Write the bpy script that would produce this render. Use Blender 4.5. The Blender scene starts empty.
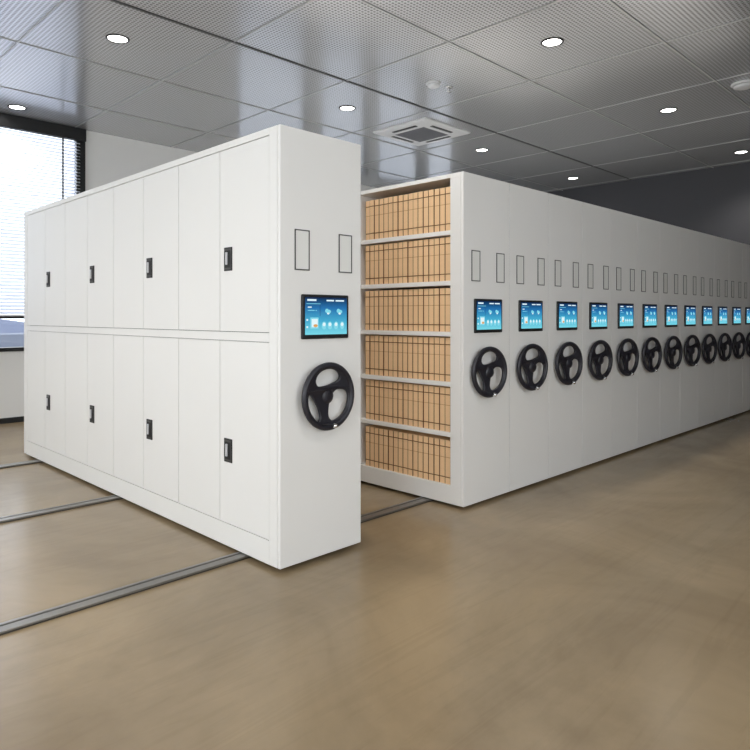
import bpy, bmesh, math, random
from mathutils import Vector, Matrix
random.seed(7)
S = bpy.context.scene
COL = S.collection
PI = math.pi

# ------------------------------------------------------------------ helpers
def srgb(r, g, b):
    f = lambda c: (c / 255) / 12.92 if c <= 10 else (((c / 255) + .055) / 1.055) ** 2.4
    return (f(r), f(g), f(b), 1)

def mat(name, col, rough=.5, metal=0, spec=.5, noise=None, bump=None, coat=0):
    m = bpy.data.materials.new(name); m.use_nodes = True
    nt = m.node_tree; b = nt.nodes['Principled BSDF']
    b.inputs['Base Color'].default_value = col
    b.inputs['Roughness'].default_value = rough
    b.inputs['Metallic'].default_value = metal
    b.inputs['Specular IOR Level'].default_value = spec
    b.inputs['Coat Weight'].default_value = coat
    if noise or bump:
        tc = nt.nodes.new('ShaderNodeTexCoord')
    if noise:
        sc, amt = noise
        n = nt.nodes.new('ShaderNodeTexNoise'); n.inputs['Scale'].default_value = sc; n.inputs['Detail'].default_value = 5
        nt.links.new(tc.outputs['Object'], n.inputs['Vector'])
        mx = nt.nodes.new('ShaderNodeMix'); mx.data_type = 'RGBA'
        mx.inputs[6].default_value = tuple(c * (1 - amt) for c in col[:3]) + (1,)
        mx.inputs[7].default_value = tuple(min(1, c * (1 + amt)) for c in col[:3]) + (1,)
        nt.links.new(n.outputs['Fac'], mx.inputs[0]); nt.links.new(mx.outputs[2], b.inputs['Base Color'])
    if bump:
        sc, st = bump
        n = nt.nodes.new('ShaderNodeTexNoise'); n.inputs['Scale'].default_value = sc
        nt.links.new(tc.outputs['Object'], n.inputs['Vector'])
        bp = nt.nodes.new('ShaderNodeBump'); bp.inputs['Strength'].default_value = st; bp.inputs['Distance'].default_value = .002
        nt.links.new(n.outputs['Fac'], bp.inputs['Height']); nt.links.new(bp.outputs['Normal'], b.inputs['Normal'])
    return m

def emit(name, col, s):
    m = bpy.data.materials.new(name); m.use_nodes = True
    b = m.node_tree.nodes['Principled BSDF']
    b.inputs['Base Color'].default_value = (0, 0, 0, 1)
    b.inputs['Emission Color'].default_value = col; b.inputs['Emission Strength'].default_value = s
    b.inputs['Roughness'].default_value = .4
    return m

M = {}
M['white'] = mat('white_enamel', srgb(234, 233, 230), .32, noise=(3, .012), spec=.45)
M['white_in'] = mat('white_shelf', srgb(242, 240, 237), .4)
M['gap'] = mat('dark_seam', srgb(70, 70, 70), .8)
M['black'] = mat('black_plastic', srgb(17, 18, 20), .5)
M['wheel'] = mat('wheel_plastic', srgb(33, 32, 40), .38, bump=(300, .1))
M['frameline'] = mat('label_border', srgb(72, 72, 70), .5)
M['chrome'] = mat('chrome', srgb(215, 215, 215), .2, 1)
M['kraft'] = mat('kraft_board', srgb(242, 204, 158), .75, noise=(25, .06))
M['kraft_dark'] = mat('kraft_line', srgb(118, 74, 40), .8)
M['kraft_mid'] = mat('kraft_fold', srgb(196, 150, 104), .8)
M['wall'] = mat('wall_paint', srgb(226, 226, 224), .6, noise=(1.5, .02))
M['charcoal'] = mat('charcoal_wall_paint', srgb(62, 62, 66), .55, noise=(1.2, .05))
M['base'] = mat('black_baseboard', srgb(28, 30, 32), .4)
M['winframe'] = mat('black_window_frame', srgb(18, 19, 21), .4)
M['plinth'] = mat('dark_plinth', srgb(40, 38, 36), .7)
M['rail'] = mat('rail_steel', srgb(132, 129, 124), .35, .7, noise=(8, .08))
M['rail_dark'] = mat('rail_groove', srgb(62, 58, 52), .6, .2)
M['tbar'] = mat('ceiling_bar', srgb(172, 172, 172), .35, .5)
M['tbar_dark'] = mat('ceiling_joint', srgb(70, 70, 72), .5, .2)
M['acwhite'] = mat('ac_plastic', srgb(205, 206, 208), .45)
M['acgrille'] = mat('ac_grille', srgb(110, 111, 116), .6)
M['lamp'] = emit('lamp_lens', (1, .98, .95, 1), 9)
M['roof'] = mat('outdoor_roof', srgb(92, 100, 122), .7)
M['outwall'] = mat('outdoor_wall', srgb(104, 110, 124), .7)
M['ground'] = mat('outdoor_paving', srgb(135, 137, 142), .8)
M['paper'] = mat('label_card', srgb(226, 226, 222), .6)

# perforated metal ceiling
def ceiling_mat():
    m = bpy.data.materials.new('perforated_metal'); m.use_nodes = True
    nt = m.node_tree; b = nt.nodes['Principled BSDF']
    N = nt.nodes.new; L = nt.links.new
    tc = N('ShaderNodeTexCoord'); sp = N('ShaderNodeSeparateXYZ'); L(tc.outputs['Object'], sp.inputs[0])
    def cell(o, off, duty):
        a = N('ShaderNodeMath'); a.operation = 'ADD'; a.inputs[1].default_value = off; L(o, a.inputs[0])
        d = N('ShaderNodeMath'); d.operation = 'DIVIDE'; d.inputs[1].default_value = .03625; L(a.outputs[0], d.inputs[0])
        f = N('ShaderNodeMath'); f.operation = 'FRACT'; L(d.outputs[0], f.inputs[0])
        g = N('ShaderNodeMath'); g.operation = 'LESS_THAN'; g.inputs[1].default_value = duty; L(f.outputs[0], g.inputs[0])
        return g.outputs[0]
    mu = N('ShaderNodeMath'); mu.operation = 'MULTIPLY'
    L(cell(sp.outputs[0], .14, .62), mu.inputs[0]); L(cell(sp.outputs[1], .42, .54), mu.inputs[1])
    mx = N('ShaderNodeMix'); mx.data_type = 'RGBA'
    mx.inputs[6].default_value = CEIL_BAR; mx.inputs[7].default_value = CEIL_HOLE
    L(mu.outputs[0], mx.inputs[0]); L(mx.outputs[2], b.inputs['Base Color'])
    me = N('ShaderNodeMath'); me.operation = 'MULTIPLY_ADD'; me.inputs[1].default_value = -.3; me.inputs[2].default_value = .5
    L(mu.outputs[0], me.inputs[0]); L(me.outputs[0], b.inputs['Metallic'])
    r = N('ShaderNodeMath'); r.operation = 'MULTIPLY_ADD'; r.inputs[1].default_value = .2; r.inputs[2].default_value = .17
    L(mu.outputs[0], r.inputs[0]); L(r.outputs[0], b.inputs['Roughness'])
    return m
CEIL_BAR = srgb(226, 227, 230); CEIL_HOLE = srgb(70, 70, 70)
M['ceiling'] = ceiling_mat()

def floor_mat():
    m = bpy.data.materials.new('tan_epoxy'); m.use_nodes = True
    nt = m.node_tree; b = nt.nodes['Principled BSDF']; N = nt.nodes.new; L = nt.links.new
    tc = N('ShaderNodeTexCoord')
    n = N('ShaderNodeTexNoise'); n.inputs['Scale'].default_value = .9; n.inputs['Detail'].default_value = 6; n.inputs['Roughness'].default_value = .6
    n.inputs['Distortion'].default_value = .8
    L(tc.outputs['Object'], n.inputs['Vector'])
    cr = N('ShaderNodeValToRGB'); L(n.outputs['Fac'], cr.inputs[0])
    cr.color_ramp.elements[0].position = .3; cr.color_ramp.elements[0].color = srgb(130, 113, 88)
    cr.color_ramp.elements[1].position = .72; cr.color_ramp.elements[1].color = srgb(158, 139, 110)
    # trowel marks running along the aisle
    mp = N('ShaderNodeMapping'); mp.inputs['Scale'].default_value = (.5, 5, 1); mp.inputs['Rotation'].default_value = (0, 0, -.25)
    L(tc.outputs['Object'], mp.inputs[0])
    w = N('ShaderNodeTexNoise'); w.inputs['Scale'].default_value = 1.6; w.inputs['Detail'].default_value = 8; w.inputs['Roughness'].default_value = .7
    w.inputs['Distortion'].default_value = 1.5
    L(mp.outputs[0], w.inputs['Vector'])
    c2 = N('ShaderNodeValToRGB'); L(w.outputs['Fac'], c2.inputs[0])
    c2.color_ramp.elements[0].position = .40; c2.color_ramp.elements[0].color = (.78, .76, .73, 1)
    c2.color_ramp.elements[1].position = .5; c2.color_ramp.elements[1].color = (1, 1, 1, 1)
    mx = N('ShaderNodeMix'); mx.data_type = 'RGBA'; mx.blend_type = 'MULTIPLY'; mx.inputs[0].default_value = .25
    L(cr.outputs[0], mx.inputs[6]); L(c2.outputs[0], mx.inputs[7]); L(mx.outputs[2], b.inputs['Base Color'])
    b.inputs['Roughness'].default_value = .24
    b.inputs['Specular IOR Level'].default_value = .4
    bp = N('ShaderNodeBump'); bp.inputs['Strength'].default_value = .12; bp.inputs['Distance'].default_value = .004
    L(n.outputs['Fac'], bp.inputs['Height']); L(bp.outputs[0], b.inputs['Normal'])
    return m
M['floor'] = floor_mat()

def glass_mat():
    m = bpy.data.materials.new('window_glass'); m.use_nodes = True
    nt = m.node_tree; nt.nodes.clear(); N = nt.nodes.new; L = nt.links.new
    o = N('ShaderNodeOutputMaterial'); t = N('ShaderNodeBsdfTransparent'); g = N('ShaderNodeBsdfGlossy'); x = N('ShaderNodeMixShader')
    t.inputs[0].default_value = (.97, .985, 1, 1); g.inputs['Roughness'].default_value = .02; x.inputs[0].default_value = .06
    L(t.outputs[0], x.inputs[1]); L(g.outputs[0], x.inputs[2]); L(x.outputs[0], o.inputs[0])
    return m
M['glass'] = glass_mat()

def slat_mat():
    m = bpy.data.materials.new('blind_slat'); m.use_nodes = True
    nt = m.node_tree; nt.nodes.clear(); N = nt.nodes.new; L = nt.links.new
    o = N('ShaderNodeOutputMaterial'); d = N('ShaderNodeBsdfDiffuse'); t = N('ShaderNodeBsdfTranslucent'); x = N('ShaderNodeMixShader')
    d.inputs[0].default_value = (.9, .91, .93, 1); t.inputs[0].default_value = (.93, .95, 1, 1); x.inputs[0].default_value = .88
    L(d.outputs[0], x.inputs[1]); L(t.outputs[0], x.inputs[2]); L(x.outputs[0], o.inputs[0])
    return m
M['slat'] = slat_mat()

def screen_mat():
    m = bpy.data.materials.new('screen_picture'); m.use_nodes = True
    nt = m.node_tree; b = nt.nodes['Principled BSDF']; N = nt.nodes.new; L = nt.links.new
    tc = N('ShaderNodeTexCoord'); sp = N('ShaderNodeSeparateXYZ'); L(tc.outputs['Generated'], sp.inputs[0])
    cr = N('ShaderNodeValToRGB'); L(sp.outputs[2], cr.inputs[0])
    e = cr.color_ramp.elements
    e[0].position = 0; e[0].color = srgb(120, 215, 230)
    e[1].position = 1; e[1].color = srgb(10, 34, 72)
    x = e.new(.35); x.color = srgb(70, 172, 208)
    x = e.new(.72); x.color = srgb(36, 112, 172)
    b.inputs['Base Color'].default_value = (0, 0, 0, 1); b.inputs['Roughness'].default_value = .15
    L(cr.outputs[0], b.inputs['Emission Color']); b.inputs['Emission Strength'].default_value = SCREEN_E
    return m
SCREEN_E = 1.0
M['screen'] = screen_mat()
M['icon'] = emit('screen_icon_white', srgb(225, 245, 250), 1.0)
M['icon2'] = emit('screen_icon_cyan', srgb(130, 215, 232), 1.0)
M['icon3'] = emit('screen_icon_navy', srgb(22, 62, 112), 1.0)
M['icon4'] = emit('screen_icon_orange', srgb(220, 160, 90), 1.0)

class MB:
    def __init__(s): s.bm = bmesh.new(); s.mats = []
    def mi(s, m):
        if m not in s.mats: s.mats.append(m)
        return s.mats.index(m)
    def box(s, a, b, m, bev=0):
        i = s.mi(m); x0, y0, z0 = a; x1, y1, z1 = b
        vs = [s.bm.verts.new(p) for p in ((x0,y0,z0),(x1,y0,z0),(x1,y1,z0),(x0,y1,z0),(x0,y0,z1),(x1,y0,z1),(x1,y1,z1),(x0,y1,z1))]
        fs = [s.bm.faces.new([vs[k] for k in f]) for f in ((0,3,2,1),(4,5,6,7),(0,1,5,4),(1,2,6,5),(2,3,7,6),(3,0,4,7))]
        for f in fs: f.material_index = i
        if bev:
            es = list({e for f in fs for e in f.edges})
            r = bmesh.ops.bevel(s.bm, geom=es, offset=bev, segments=2, affect='EDGES', profile=.5)
            for f in r['faces']: f.material_index = i
        return s
    def lathe(s, prof, c, m, axis='z', n=32, cap=True):
        """prof: list of (radius, height along axis)"""
        i = s.mi(m); rings = []
        for r, h in prof:
            ring = []
            for k in range(n):
                a = 2 * PI * k / n; u, v = r * math.cos(a), r * math.sin(a)
                p = {'z': (u, v, h), 'y': (u, h, v), 'x': (h, u, v)}[axis]
                ring.append(s.bm.verts.new((c[0] + p[0], c[1] + p[1], c[2] + p[2])))
            rings.append(ring)
        for a, b in zip(rings, rings[1:]):
            for k in range(n):
                f = s.bm.faces.new((a[k], a[(k + 1) % n], b[(k + 1) % n], b[k])); f.material_index = i; f.smooth = True
        if cap:
            for ring in (rings[0], rings[-1]):
                f = s.bm.faces.new(ring); f.material_index = i
        return s
    def poly(s, pts, m):
        f = s.bm.faces.new([s.bm.verts.new(p) for p in pts]); f.material_index = s.mi(m); return s
    def mesh(s, name, norm=True):
        if norm: bmesh.ops.recalc_face_normals(s.bm, faces=s.bm.faces)
        me = bpy.data.meshes.new(name); s.bm.to_mesh(me); s.bm.free()
        for m in s.mats: me.materials.append(m)
        return me
    def build(s, name, parent=None, loc=None, norm=True):
        return link(name, s.mesh(name, norm), parent, loc)

def link(name, data, parent=None, loc=None):
    o = bpy.data.objects.new(name, data); COL.objects.link(o)
    if parent: o.parent = parent
    if loc: o.location = loc
    return o

def tag(o, label=None, cat=None, group=None, kind=None):
    if label: o['label'] = label
    if cat: o['category'] = cat
    if group: o['group'] = group
    if kind: o['kind'] = kind
    return o

def thing(name, loc, label, cat, group=None, rz=0):
    o = bpy.data.objects.new(name, None); COL.objects.link(o); o.location = loc; o.rotation_euler = (0, 0, rz)
    o.empty_display_size = .1
    return tag(o, label, cat, group)

def copy_tree(o, parent=None):
    c = o.copy(); COL.objects.link(c); c.parent = parent
    for ch in list(o.children): copy_tree(ch, c)
    return c

def struct(o): o['kind'] = 'structure'; return o

# ------------------------------------------------------------------ room
CZ = 4.0
X0, X1, Y0, Y1 = -6.2, 10.17, -6.6, 6.5
WINS_BACK = [(-1.25, 1.45, .93, 3.99), (3.95, 5.5, .93, 3.80), (5.78, 7.05, .93, 3.80), (7.3, 8.65, .93, 3.80), (8.87, 9.9, .93, 3.80)]
WINS_LEFT = [(-5.6, -2.4, .8, 3.5), (-1.8, 1.4, .8, 3.5), (2.0, 5.2, .8, 3.5)]
WINS_FRONT = [(-5.4, -2.2, .8, 3.5), (-1.4, 1.8, .8, 3.5)]

struct(MB().box((X0 - .2, Y0 - .2, -.1), (X1 + .2, Y1 + .25, 0), M['floor']).build('floor'))
struct(MB().box((X0 - .2, Y0 - .2, CZ), (X1 + .2, Y1 + .25, CZ + .12), M['ceiling']).build('ceiling'))

def wall_boxes(wins, a0, a1, fn, m, name):
    """a wall running a0..a1 with rectangular openings; fn maps (u0,u1,z0,z1) to box corners"""
    b = MB(); u = a0
    for (w0, w1, z0, z1) in wins:
        b.box(*fn(u, w0, 0, CZ), m); b.box(*fn(w0, w1, 0, z0), m)
        if z1 < CZ - .02: b.box(*fn(w0, w1, z1, CZ), m)
        u = w1
    b.box(*fn(u, a1, 0, CZ), m)
    return struct(b.build(name))
wall_boxes(WINS_BACK, X0 - .2, X1 + .2, lambda u, v, z0, z1: ((u, Y1, z0), (v, Y1 + .22, z1)), M['wall'], 'wall_back')
wall_boxes(WINS_LEFT, Y0, Y1, lambda u, v, z0, z1: ((X0 - .2, u, z0), (X0, v, z1)), M['wall'], 'wall_left')
wall_boxes(WINS_FRONT, X0 - .2, X1 + .2, lambda u, v, z0, z1: ((u, Y0 - .2, z0), (v, Y0, z1)), M['wall'], 'wall_front')
struct(MB().box((X1, Y0, 0), (X1 + .2, Y1, CZ), M['charcoal']).build('wall_right'))
struct(MB().box((X0, Y1 - .015, 0), (X1, Y1, .07), M['base']).build('baseboard_back'))
struct(MB().box((X1 - .015, Y0, 0), (X1, Y1 - .02, .07), M['base']).build('baseboard_right'))
struct(MB().box((X0, Y0, 0), (X0 + .015, Y1 - .02, .07), M['base']).build('baseboard_left'))

# windows
wn = 0
def window(fn, w0, w1, z0, z1, head=.06, jamb=.06, mull=1, transom=None):
    """fn(u0,u1,d0,d1,z0,z1) -> box corners; d = depth into the wall from the room face"""
    global wn; wn += 1
    b = MB(); m = M['winframe']
    b.box(*fn(w0, w1, .02, .12, z1 - head, z1), m); b.box(*fn(w0, w1, -.03, .14, z0, z0 + .05), m)
    b.box(*fn(w0, w0 + jamb, .02, .12, z0, z1), m); b.box(*fn(w1 - jamb, w1, .02, .12, z0, z1), m)
    for k in range(1, mull + 1):
        u = w0 + (w1 - w0) * k / (mull + 1); b.box(*fn(u - .03, u + .03, .05, .12, z0, z1), m)
    if transom: b.box(*fn(w0, w1, .04, .12, transom - .025, transom + .025), m)
    f = struct(b.build('window_%d' % wn))
    g = MB().box(*fn(w0 + .02, w1 - .02, .085, .09, z0 + .02, z1 - .02), M['glass']).build('pane', f)
    return f
fb = lambda u0, u1, d0, d1, z0, z1: ((u0, Y1 + d0, z0), (u1, Y1 + d1, z1))
fl = lambda u0, u1, d0, d1, z0, z1: ((X0 - d1, u0, z0), (X0 - d0, u1, z1))
ff = lambda u0, u1, d0, d1, z0, z1: ((u0, Y0 - d1, z0), (u1, Y0 - d0, z1))
w = WINS_BACK[0]; window(fb, *w, head=.1, jamb=.09, mull=0, transom=1.38)
for w in WINS_BACK[1:]: window(fb, *w, mull=0, transom=1.38)
for w in WINS_LEFT: window(fl, *w, mull=2)
for w in WINS_FRONT: window(ff, *w, mull=2)

# venetian blind inside the first window
wx0, wx1, wz0, wz1 = WINS_BACK[0]
bl = thing('venetian_blind', ((wx0 + wx1) / 2, Y1 - .045, wz1 - .17), 'white venetian blind with closed slats hanging in the black framed window', 'blind')
bw = (wx1 - wx0) / 2
MB().box((-bw, -.04, 0), (bw, .045, .17), M['winframe'], .006).build('head_rail', bl)
MB().box((bw - .12, -.005, -2.42), (bw, .04, -.0), M['winframe'], .004).build('side_channel', bl)
MB().box((-bw, -.005, -2.42), (-bw + .12, .04, -.0), M['winframe'], .004).build('side_channel', bl)
b = MB(); n = 54; pitch = .0445; tilt = math.radians(46)
for k in range(n):
    z = -.03 - pitch * k; dy, dz = .025 * math.cos(tilt), .025 * math.sin(tilt)
    b.box((-bw + .075, -.026, z - .0006), (bw - .075, .024, z + .0006), M['slat'])
    bmesh.ops.rotate(b.bm, cent=(0, 0, z), matrix=Matrix.Rotation(tilt, 3, 'X'), verts=b.bm.verts[-8:] if False else list(b.bm.verts)[-8:])
b.build('slats', bl)
MB().box((-bw + .075, -.02, -.03 - pitch * n), (bw - .075, .02, -.015 - pitch * n), M['acwhite'], .003).build('bottom_rail', bl)
for u in (-1.04, 0.0, 1.04):
    MB().box((u - .011, -.034, -.03 - pitch * n), (u + .011, -.031, 0), M['gap']).build('ladder_tape', bl)

# ceiling joints
k = 0
for i in range(-4, 7):
    y = 2.49 + 1.45 * (i - 2) 
    if Y0 + .1 < y < Y1 - .1:
        k += 1; dark = abs(y - 2.49) < .1
        struct(MB().box((X0, y - (.014 if dark else .008), CZ - .008), (X1, y + (.014 if dark else .008), CZ), M['tbar_dark' if dark else 'tbar']).build('trim_%d' % k))
for i in range(-4, 8):
    x = 1.31 + 1.45 * (i - 1)
    if X0 + .1 < x < X1 - .1:
        k += 1
        struct(MB().box((x - .008, Y0, CZ - .006), (x + .008, Y1, CZ), M['tbar']).build('trim_%d' % k))

# ------------------------------------------------------------------ outside
tag(MB().box((-30, 7.2, -.25), (30, 60, -.2), M['ground']).build('outdoor_ground'), kind='structure')
ob = thing('neighbouring_building', (2.2, 24, -.2), 'pale building with blue grey sloping roof seen below the blind', 'building')
MB().box((-14, 0, 0), (9, 5, .9), M['outwall']).build('outer_wall', ob)
r_ = MB()
r_.poly([(-14.3, -.3, .9), (9.3, -.3, .2), (9.3, 2.5, .6), (-14.3, 2.5, 4.2)], M['roof'])
r_.poly([(-14.3, 5.3, .9), (9.3, 5.3, .2), (9.3, 2.5, .6), (-14.3, 2.5, 4.2)], M['roof'])
r_.build('roof', ob)

# ------------------------------------------------------------------ floor rails
for y, lab in ((.36, 'steel floor track nearest the screens, passing under the cabinet corners'),
               (2.06, 'steel floor track running under the middle of the cabinets'),
               (3.80, 'steel floor track closest to the window wall')):
    rb = MB(); hw = .045
    rb.box((X0 + .1, -hw, 0), (9.9, hw, .006), M['rail_dark'])
    rb.box((X0 + .1, hw - .022, .006), (9.9, hw, .018), M['rail'], .002)
    rb.box((X0 + .1, -hw, .006), (9.9, .012, .017), M['rail'], .003)
    o = rb.build('floor_rail', None, (0, y, 0)); tag(o, lab, 'rail', 'floor rails the cabinets roll on')

# ------------------------------------------------------------------ cabinet parts
ZB, ZT = .024, 2.424
DEP = 4.235

def catmull(pts, n=8):
    out = []; L = len(pts)
    for i in range(L):
        p0, p1, p2, p3 = (Vector(pts[(i + k - 1) % L]) for k in range(4))
        for j in range(n):
            t = j / n
            out.append(.5 * ((2 * p1) + (-p0 + p2) * t + (2 * p0 - 5 * p1 + 4 * p2 - p3) * t * t + (-p0 + 3 * p1 - 3 * p2 + p3) * t ** 3))
    return out

def wheel_plate_mesh(R, dish):
    cu = bpy.data.curves.new('wheel_outline', 'CURVE'); cu.dimensions = '2D'; cu.fill_mode = 'BOTH'
    cu.extrude = .004; cu.bevel_depth = .006; cu.bevel_resolution = 3
    outer = [(.93 * math.cos(a), .93 * math.sin(a)) for a in [2 * PI * k / 64 for k in range(64)]]
    top = catmull([(-.50, .43), (-.46, .62), (-.28, .77), (0, .83), (.27, .78), (.45, .62), (.43, .44), (.2, .34), (-.05, .28), (-.36, .28)])
    right = catmull([(.15, .02), (.35, .20), (.62, .18), (.77, .06), (.79, -.16), (.70, -.42), (.52, -.62), (.30, -.73), (.10, -.74), (-.02, -.56), (.04, -.24)])
    left = catmull([(-.76, .10), (-.62, .08), (-.48, -.08), (-.34, -.32), (-.28, -.60), (-.40, -.74), (-.58, -.60), (-.73, -.38), (-.80, -.12)])
    for pts in (outer, top, right, left):
        sp = cu.splines.new('POLY'); sp.points.add(len(pts) - 1)
        for p, q in zip(sp.points, pts): p.co = (q[0] * R, q[1] * R, 0, 1)
        sp.use_cyclic_u = True
    o = bpy.data.objects.new('wheel_outline', cu); COL.objects.link(o)
    dg = bpy.context.evaluated_depsgraph_get(); me = bpy.data.meshes.new_from_object(o.evaluated_get(dg))
    bpy.data.objects.remove(o); bpy.data.curves.remove(cu)
    bm = bmesh.new(); bm.from_mesh(me)
    bmesh.ops.rotate(bm, verts=bm.verts, cent=(0, 0, 0), matrix=Matrix.Rotation(PI / 2, 3, 'X'))
    for v in bm.verts:                       # dish: the middle sits slightly deeper than the rim
        d = math.hypot(v.co.x, v.co.z) / R; v.co.y += dish * max(0, 1 - d)
    # padded rim
    N_, n_ = 64, 14; rings = []
    for i in range(N_):
        a = 2 * PI * i / N_; ring = []
        for j in range(n_):
            t = 2 * PI * j / n_; rr = R * .91 + R * .09 * math.cos(t)
            ring.append(bm.verts.new((rr * math.cos(a), .016 * math.sin(t), rr * math.sin(a))))
        rings.append(ring)
    for i in range(N_):
        for j in range(n_):
            f = bm.faces.new((rings[i][j], rings[(i + 1) % N_][j], rings[(i + 1) % N_][(j + 1) % n_], rings[i][(j + 1) % n_])); f.smooth = True
    bmesh.ops.recalc_face_normals(bm, faces=bm.faces)
    bm.to_mesh(me); bm.free(); me.materials.clear(); me.materials.append(M['wheel'])
    return me

MESH = {}
def parts_meshes():
    b = MB()                                  # label holder: thin dark border with a card inside
    w2, h2, t = .052, .1125, .0065
    for a, c in (((-w2, -h2), (-w2 + t, h2)), ((w2 - t, -h2), (w2, h2)), ((-w2, -h2), (w2, -h2 + t)), ((-w2, h2 - t), (w2, h2))):
        b.box((a[0], -.004, a[1]), (c[0], 0, c[1]), M['frameline'])
    MESH['label'] = b.mesh('label_frame')
    MESH['card'] = MB().box((-w2 + t, -.002, -h2 + t), (w2 - t, 0, h2 - t), M['paper']).mesh('label_card')
    sw, sh = .1735, .125
    MESH['panel'] = MB().box((-sw, -.016, -sh), (sw, 0, sh), M['black'], .006).mesh('touch_screen')
    # screen picture
    b = MB(); a0, a1, c0, c1 = -sw + .018, sw - .016, -sh + .024, sh - .016
    y = -.0165
    b.poly([(a0, y, c0), (a1, y, c0), (a1, y, c1), (a0, y, c1)], M['screen'])
    W_, H_ = a1 - a0, c1 - c0
    def q(u0, u1, v0, v1, m, d=.0004):
        b.poly([(a0 + u0 * W_, y - d, c0 + v0 * H_), (a0 + u1 * W_, y - d, c0 + v0 * H_), (a0 + u1 * W_, y - d, c0 + v1 * H_), (a0 + u0 * W_, y - d, c0 + v1 * H_)], m)
    def blob(u, v, ru, rv, m, d=.0006):
        b.poly([(a0 + (u + ru * math.cos(2 * PI * k / 16)) * W_, y - d, c0 + (v + rv * math.sin(2 * PI * k / 16)) * H_) for k in range(16)], m)
    q(.05, .26, .90, .95, M['icon']); q(.50, .68, .90, .94, M['icon']); q(.72, .93, .90, .94, M['icon'])
    q(.03, .36, .82, .835, M['icon2']); q(.34, .35, .5, .82, M['icon3'])
    q(.06, .15, .72, .75, M['icon']); q(.06, .22, .64, .66, M['icon2']); q(.24, .27, .64, .66, M['icon2'])
    blob(.51, .64, .045, .06, M['icon2']); blob(.56, .62, .045, .05, M['icon2']); blob(.54, .57, .03, .03, M['icon'])
    blob(.79, .64, .045, .06, M['icon2']); blob(.84, .62, .045, .05, M['icon2']); blob(.82, .57, .03, .03, M['icon'])
    q(.12, .31, .16, .46, M['icon2']); q(.15, .29, .2, .42, M['icon'], .0007); blob(.24, .24, .05, .04, M['icon4'], .001)
    q(.03, .07, .37, .42, M['icon']); q(.03, .07, .18, .23, M['icon'])
    for u in (.44, .58, .73, .88):
        blob(u, .24, .055, .11, M['icon2']); blob(u, .27, .035, .05, M['icon'], .0009)
    MESH['display'] = b.mesh('display', norm=False)
    for key, R, dish in (('wheel_big', .193, .026), ('wheel', .188, .012)):
        MESH[key] = wheel_plate_mesh(R, dish)
    MESH['hub'] = MB().lathe([(.050, 0), (.050, .004), (.044, .020)][:0] + [(.03, .03), (.03, .012), (.045, .006), (.045, -.010), (.038, -.020), (.02, -.024), (.003, -.0245)], (0, 0, 0), M['wheel'], 'y', 32).mesh('hub')
    MESH['knob'] = MB().lathe([(.004, .02), (.008, .016), (.008, -.012), (.014, -.016), (.014, -.038), (.009, -.046), (.002, -.048)], (0, 0, 0), M['chrome'], 'y', 20).mesh('grip_knob')
    # door with handle set into it; face at x = 0, door runs to +x
    b = MB()
    b.box((-.003, -.042, -.07), (.004, .042, .07), M['black'], .002)
    b.box((-.0045, -.036, -.062), (-.003, .036, .062), M['frameline'])
    b.box((-.0055, -.031, -.052), (-.0035, .034, .050), M['black'])
    b.box((-.016, -.004, -.034), (-.005, .009, .040), M['acwhite'], .003)
    MESH['handle'] = b.mesh('handle')
parts_meshes()

def fittings(t, w, zw, key):
    """label holders, touch screen and handwheel on the front face (y=0) of a cabinet w wide"""
    for x in (.2485 * w, .785 * w):
        l = link('label_frame', MESH['label'], t, (x, -.001, 1.756)); link('label_card', MESH['card'], l)
    s = link('touch_screen', MESH['panel'], t, (w / 2 + (.012 if key == 'wheel_big' else 0), -.001, 1.386 if key == 'wheel_big' else 1.391)); link('display', MESH['display'], s)
    wl = link('handwheel', MESH[key], t, (w / 2 - (0 if key == 'wheel_big' else .045), -.052, zw))
    wl.rotation_euler.z = 0 if key == 'wheel_big' else -math.radians(7)
    link('hub', MESH['hub'], wl, (0, .024 if key == 'wheel_big' else .012, 0)); link('grip_knob', MESH['knob'], wl, (.02, 0, -.165))

def front_panel(t, w, bev=.0015):
    MB().box((0, 0, ZB), (w, .025, ZT), M['white'], bev).build('front_panel', t)

# near cabinet with doors -------------------------------------------------
W0 = .603
t = thing('mobile_cabinet', (0, 0, 0), 'white mobile cabinet standing alone with closed doors along its long side', 'cabinet', 'mobile cabinets on floor rails')
front_panel(t, W0, .004)
b = MB()
b.box((.030, .028, ZB), (W0, DEP, ZT), M['white_in'], .003)
b.build('body', t)
b = MB()                                     # face frame around the doors
DY0, DY1 = .099, 4.146; Z1, Z2, Z3, Z4 = .155, 1.246, 1.296, 2.385
b.box((0, .027, ZB), (.029, DY0, ZT), M['white'], .002)
b.box((0, DY1, ZB), (.029, DEP, ZT), M['white'], .002)
b.box((0, DY0, Z4), (.029, DY1, ZT), M['white'])
b.box((0, DY0, ZB), (.029, DY1, Z1), M['white'])
b.box((0, DY0, Z2), (.029, DY1, Z3), M['white'])
b.box((.026, DY0, Z1), (.029, DY1, Z2), M['gap']); b.box((.026, DY0, Z3), (.029, DY1, Z4), M['gap'])
b.build('face_frame', t)
dw = (DY1 - DY0) / 8
dm = {}
for zi, (za, zb) in enumerate(((Z1, Z2), (Z3, Z4))):
    dm[zi] = MB().box((.002, .0032, za + .0035), (.025, dw - .0032, zb - .0035), M['white'], .002).mesh('door')
for i in range(8):
    for zi in (0, 1):
        d = link('door', dm[zi], t, (0, DY0 + dw * i, 0))
        if i % 2 == 0:
            link('handle', MESH['handle'], d, (0, dw - .095, (.592, 1.728)[zi]))
MB().box((.05, .05, .019), (W0 - .05, DEP - .05, ZB), M['plinth']).build('base', t)
fittings(t, W0, .936, 'wheel_big')

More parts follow.
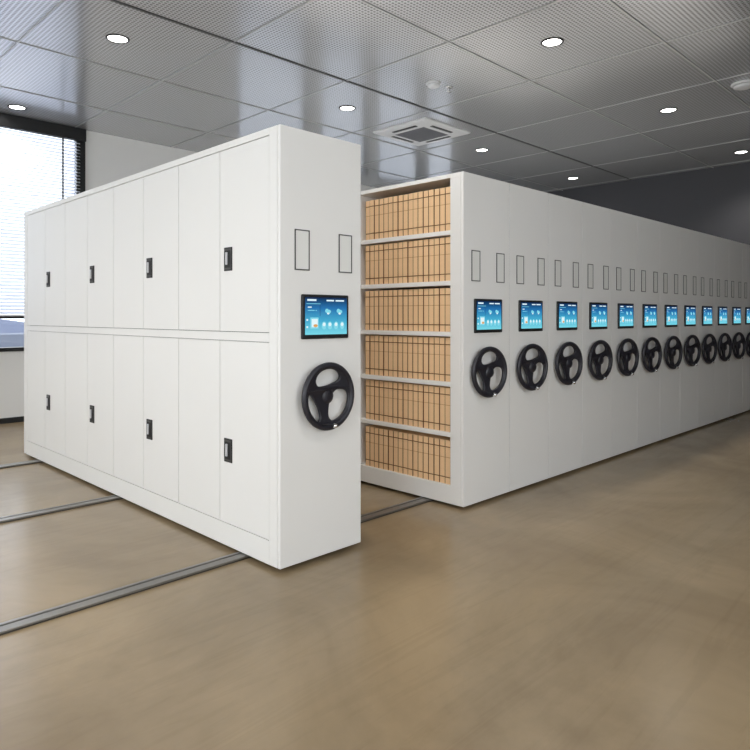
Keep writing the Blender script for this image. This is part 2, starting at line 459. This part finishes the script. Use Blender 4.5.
# row of cabinets ---------------------------------------------------------
PX, W = 1.616, .5845; PITCH = .5892
ords = ['first', 'second', 'third', 'fourth', 'fifth', 'sixth', 'seventh', 'eighth', 'ninth', 'tenth', 'eleventh', 'twelfth']
def unit(i, label):
    t = thing('mobile_cabinet', (PX + PITCH * i, 0, 0), label, 'cabinet', 'mobile cabinets on floor rails')
    return t
t = unit(0, 'white mobile cabinet with open shelves of tan file boxes, heading the long row')
front_panel(t, W)
b = MB()
by = [(.122, 1.09), (1.122, 2.08), (2.15, 3.11), (3.18, 4.115)]
b.box((W - .02, .028, ZB), (W, DEP, ZT), M['white_in'])                        # back sheet
b.box((0, .027, 2.394), (W - .021, DEP, ZT), M['white'], .002)                   # top
b.box((0, .027, ZB), (W - .021, DEP, .157), M['white'], .002)                    # bottom
b.box((0, .027, .157), (.05, .120, 2.394), M['white'], .003)                     # near corner post
b.box((.05, .027, .157), (W - .021, .060, 2.394), M['white_in'])
for k in range(3):
    b.box((0, by[k][1] + .003, .157), (W - .021, by[k + 1][0] - .003, 2.394), M['white_in'])
b.box((0, 4.12, .157), (W - .021, DEP, 2.394), M['white_in'])
b.build('body', t)
SZ = [.157, .541, .908, 1.274, 1.647, 2.015]      # top surfaces of bottom board and the five shelves
shm = {}
for k, (a, c) in enumerate(by):
    me = MB().box((.004, a - .002, -.034), (W - .022, c + .002, 0), M['white_in'], .003).mesh('shelf')
    for z in SZ[1:]:
        link('shelf', me, t, (0, 0, z))
MB().box((.05, .05, .019), (W - .05, DEP - .05, ZB), M['plinth']).build('base', t)
fittings(t, W, .978, 'wheel')

GAP_SHADE = MB().box((W + .0003, .003, ZB), (PITCH - .0003, .03, ZT), M['black']).mesh('gap_shade_strip')  # black strip added in each gap, standing in for the seam's shade
link('gap_shade_strip', GAP_SHADE, t)
proto = unit(1, 'white mobile cabinet with screen and handwheel, second in the row from the open shelves')
front_panel(proto, W)
MB().box((.004, .027, ZB), (W - .004, DEP, ZT), M['white'], .003).build('body', proto)
MB().box((.05, .05, .019), (W - .05, DEP - .05, ZB), M['plinth']).build('base', proto)
link('gap_shade_strip', GAP_SHADE, proto)
fittings(proto, W, .981, 'wheel')
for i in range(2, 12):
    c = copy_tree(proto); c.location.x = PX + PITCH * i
    c['label'] = 'white mobile cabinet with screen and handwheel, %s in the row from the open shelves' % ords[i]

# ------------------------------------------------------------------ archive boxes
def archive_box_mesh(h, w):
    b = MB(); hw = w / 2
    b.box((0, -hw, 0), (.31, hw, h), M['kraft'], .0015)
    b.box((-.0012, -hw + .001, h * .835), (.01, hw - .001, h * .835 + .0065), M['kraft_dark'])
    b.box((-.0012, -hw + .001, h * .145), (.01, hw - .001, h * .145 + .0065), M['kraft_dark'])
    b.box((-.0008, -hw + .002, h * .60), (.01, hw - .002, h * .60 + .004), M['kraft_mid'])
    for e in (-hw, hw - .0014):                 # dark strips down both spine edges, painting in shade of the gaps
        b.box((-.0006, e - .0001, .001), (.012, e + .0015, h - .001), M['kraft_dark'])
    return b.mesh('archive_box')
NB = 17; y_a, y_b = .128, 1.022; bp_ = (y_b - y_a) / NB
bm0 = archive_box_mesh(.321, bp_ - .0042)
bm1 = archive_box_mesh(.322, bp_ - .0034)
shelf_names = ['bottom board', 'second shelf up', 'third shelf up', 'fourth shelf up', 'fifth shelf up', 'top shelf']
bo = ords + ['thirteenth', 'fourteenth', 'fifteenth', 'sixteenth', 'seventeenth']
for s, z in enumerate(SZ):
    for k in range(NB):
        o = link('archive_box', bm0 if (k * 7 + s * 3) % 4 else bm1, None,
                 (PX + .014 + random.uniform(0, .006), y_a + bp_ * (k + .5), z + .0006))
        o.rotation_euler = (0, 0, random.uniform(-.003, .003))
        tag(o, 'tan kraft file box standing on the %s, %s from the near white post' % (shelf_names[s], bo[k]), 'box', 'kraft file boxes on the open shelves')

# ------------------------------------------------------------------ ceiling fittings
lamps = [((.47, 6.07), 'round white downlight above the window with the blind'),
         ((.50, 3.20), 'round white downlight above the cabinet with the doors'),
         ((3.41, 3.18), 'round white downlight between the door cabinet and the ceiling air conditioner'),
         ((3.46, .35), 'round white downlight in the mesh ceiling over the front of the row, largest one'),
         ((6.34, .36), 'round white downlight above the seventh and eighth cabinets'),
         ((6.30, 3.20), 'round white downlight just beyond the air conditioner'),
         ((9.23, 3.21), 'small far round downlight deep in the room beside the charcoal wall'),
         ((9.32, .36), 'round downlight at the far end of the row near the charcoal wall')]
ring = MB().lathe([(.088, .0), (.092, -.010), (.106, -.006), (.108, .0)], (0, 0, 0), M['black'], 'z', 40, cap=False).mesh('trim_ring')
lens = MB().lathe([(.001, -.003), (.086, -.003), (.088, .0)], (0, 0, 0), M['lamp'], 'z', 40, cap=False).mesh('lens')
lamps += [((.50, .36), 'added unseen round downlight over the gap before the door cabinet'), ((-2.40, .36), 'added unseen round downlight in the open floor beside the door cabinet'),  # extra downlights out of view, added to brighten the shelves and cabinet fronts
          ((-2.40, 3.20), 'added unseen round downlight in the open floor toward the window wall'),
          ((.50, -2.50), 'added unseen round downlight over the open floor before the door cabinet')]
for (x, y), lab in lamps:
    t = thing('downlight', (x, y, CZ), lab, 'ceiling light', 'ceiling downlights')
    link('trim_ring', ring, t); link('lens', lens, t)
    L_ = bpy.data.lights.new('downlight_glow', 'SPOT'); L_.energy = 100; L_.color = (1, .96, .9); L_.spot_size = math.radians(130); L_.spot_blend = .8; L_.shadow_soft_size = .08
    lo = bpy.data.objects.new('downlight_glow', L_); COL.objects.link(lo); lo.location = (x, y, CZ - .03)

ac = thing('ceiling_air_conditioner', (4.87, 3.21, CZ), 'square white four way cassette air conditioner set in the metal ceiling', 'air conditioner')
b = MB(); hs = .49
# bevelled face panel with four louvre slots around the grille
prof = [(hs, 0), (hs, -.018), (hs - .02, -.03), (.27, -.042)]
def sq(r, z): return [(-r, -r, z), (r, -r, z), (r, r, z), (-r, r, z)]
rs = [[b.bm.verts.new(p) for p in sq(r, z)] for r, z in prof]
mi = b.mi(M['acwhite'])
for a, c in zip(rs, rs[1:]):
    for k in range(4): b.bm.faces.new((a[k], a[(k + 1) % 4], c[(k + 1) % 4], c[k])).material_index = mi
b.build('face_panel', ac)
b = MB(); b.box((-.27, -.27, -.044), (.27, .27, -.030), M['acgrille'], .003)
for k in range(17):
    u = -.25 + k * .03125; b.box((u - .004, -.26, -.049), (u + .004, .26, -.044), M['acgrille'])
b.build('grille', ac)
for k in range(4):
    m4 = Matrix.Rotation(PI / 2 * k, 3, 'Z'); b = MB()
    b.box((-.22, .335, -.0425), (.22, .385, -.030), M['black'], .003); b.box((-.21, .345, -.046), (.21, .352, -.041), M['acgrille'])
    bmesh.ops.rotate(b.bm, verts=b.bm.verts, cent=(0, 0, 0), matrix=m4)
    b.build('louver', ac)

def detector(x, y, r, lab):
    t = thing('smoke_detector', (x, y, CZ), lab, 'smoke detector')
    MB().lathe([(r, 0), (r, -.012), (r * .92, -.018)], (0, 0, 0), M['acwhite'], 'z', 32).build('base', t)
    MB().lathe([(r * .8, -.018), (r * .78, -.04), (r * .55, -.052), (.002, -.055)], (0, 0, 0), M['acwhite'], 'z', 32).build('sensor_dome', t)
detector(3.50, 1.85, .085, 'small round white smoke detector on the ceiling before the air conditioner')
detector(5.98, -.60, .13, 'round pale smoke detector on the mesh ceiling above the front of the row')
t = thing('sprinkler_head', (3.72, 1.81, CZ), 'tiny chrome sprinkler head beside the smoke detector', 'sprinkler')
MB().lathe([(.045, 0), (.042, -.008), (.02, -.012)], (0, 0, 0), M['chrome'], 'z', 24).build('flange', t)
MB().lathe([(.012, -.012), (.012, -.035), (.008, -.05)], (0, 0, 0), M['chrome'], 'z', 16).build('body', t)
MB().lathe([(.004, -.052), (.026, -.054), (.026, -.058), (.004, -.06)], (0, 0, 0), M['chrome'], 'z', 20).build('deflector', t)

# ------------------------------------------------------------------ daylight
wd = bpy.data.worlds.new('sky'); S.world = wd; wd.use_nodes = True
bg = wd.node_tree.nodes['Background']; bg.inputs[0].default_value = (.93, .965, 1, 1); bg.inputs[1].default_value = 3.3
def daylight(name, loc, rot, sx, sy, e, c=(1, 1, 1)):
    L_ = bpy.data.lights.new(name, 'AREA'); L_.shape = 'RECTANGLE'; L_.size = sx; L_.size_y = sy; L_.energy = e; L_.color = c
    o = bpy.data.objects.new(name, L_); COL.objects.link(o); o.location = loc; o.rotation_euler = rot
for w in WINS_LEFT:
    daylight('window_daylight', (X0 - .5, (w[0] + w[1]) / 2, (w[2] + w[3]) / 2), (0, -PI / 2, 0), w[3] - w[2], w[1] - w[0], 150 if w[0] < -5 else 60, (1, .99, .97))
for w in WINS_FRONT:
    daylight('window_daylight', ((w[0] + w[1]) / 2, Y0 - .5, (w[2] + w[3]) / 2), (PI / 2, 0, 0), w[1] - w[0], w[3] - w[2], 55, (1, .98, .95))

# ------------------------------------------------------------------ camera
cam = bpy.data.cameras.new('camera'); co = bpy.data.objects.new('camera', cam); COL.objects.link(co)
co.location = (-2.112, -2.835, 1.39); co.rotation_euler = (PI / 2, 0, -PI / 4)
cam.sensor_width = 36; cam.lens = 36 * 650 / 750; cam.shift_y = -(375 - 316) / 750; cam.clip_start = .05
S.camera = co
S.view_settings.view_transform = 'Standard'; S.view_settings.look = 'None'
S.view_settings.exposure = 0; S.view_settings.gamma = 1; S.view_settings.use_curve_mapping = False
S.cycles.max_bounces = 10; S.cycles.diffuse_bounces = 5; S.cycles.glossy_bounces = 4; S.cycles.transparent_max_bounces = 12
S.cycles.use_denoising = True; S.cycles.sample_clamp_indirect = 8
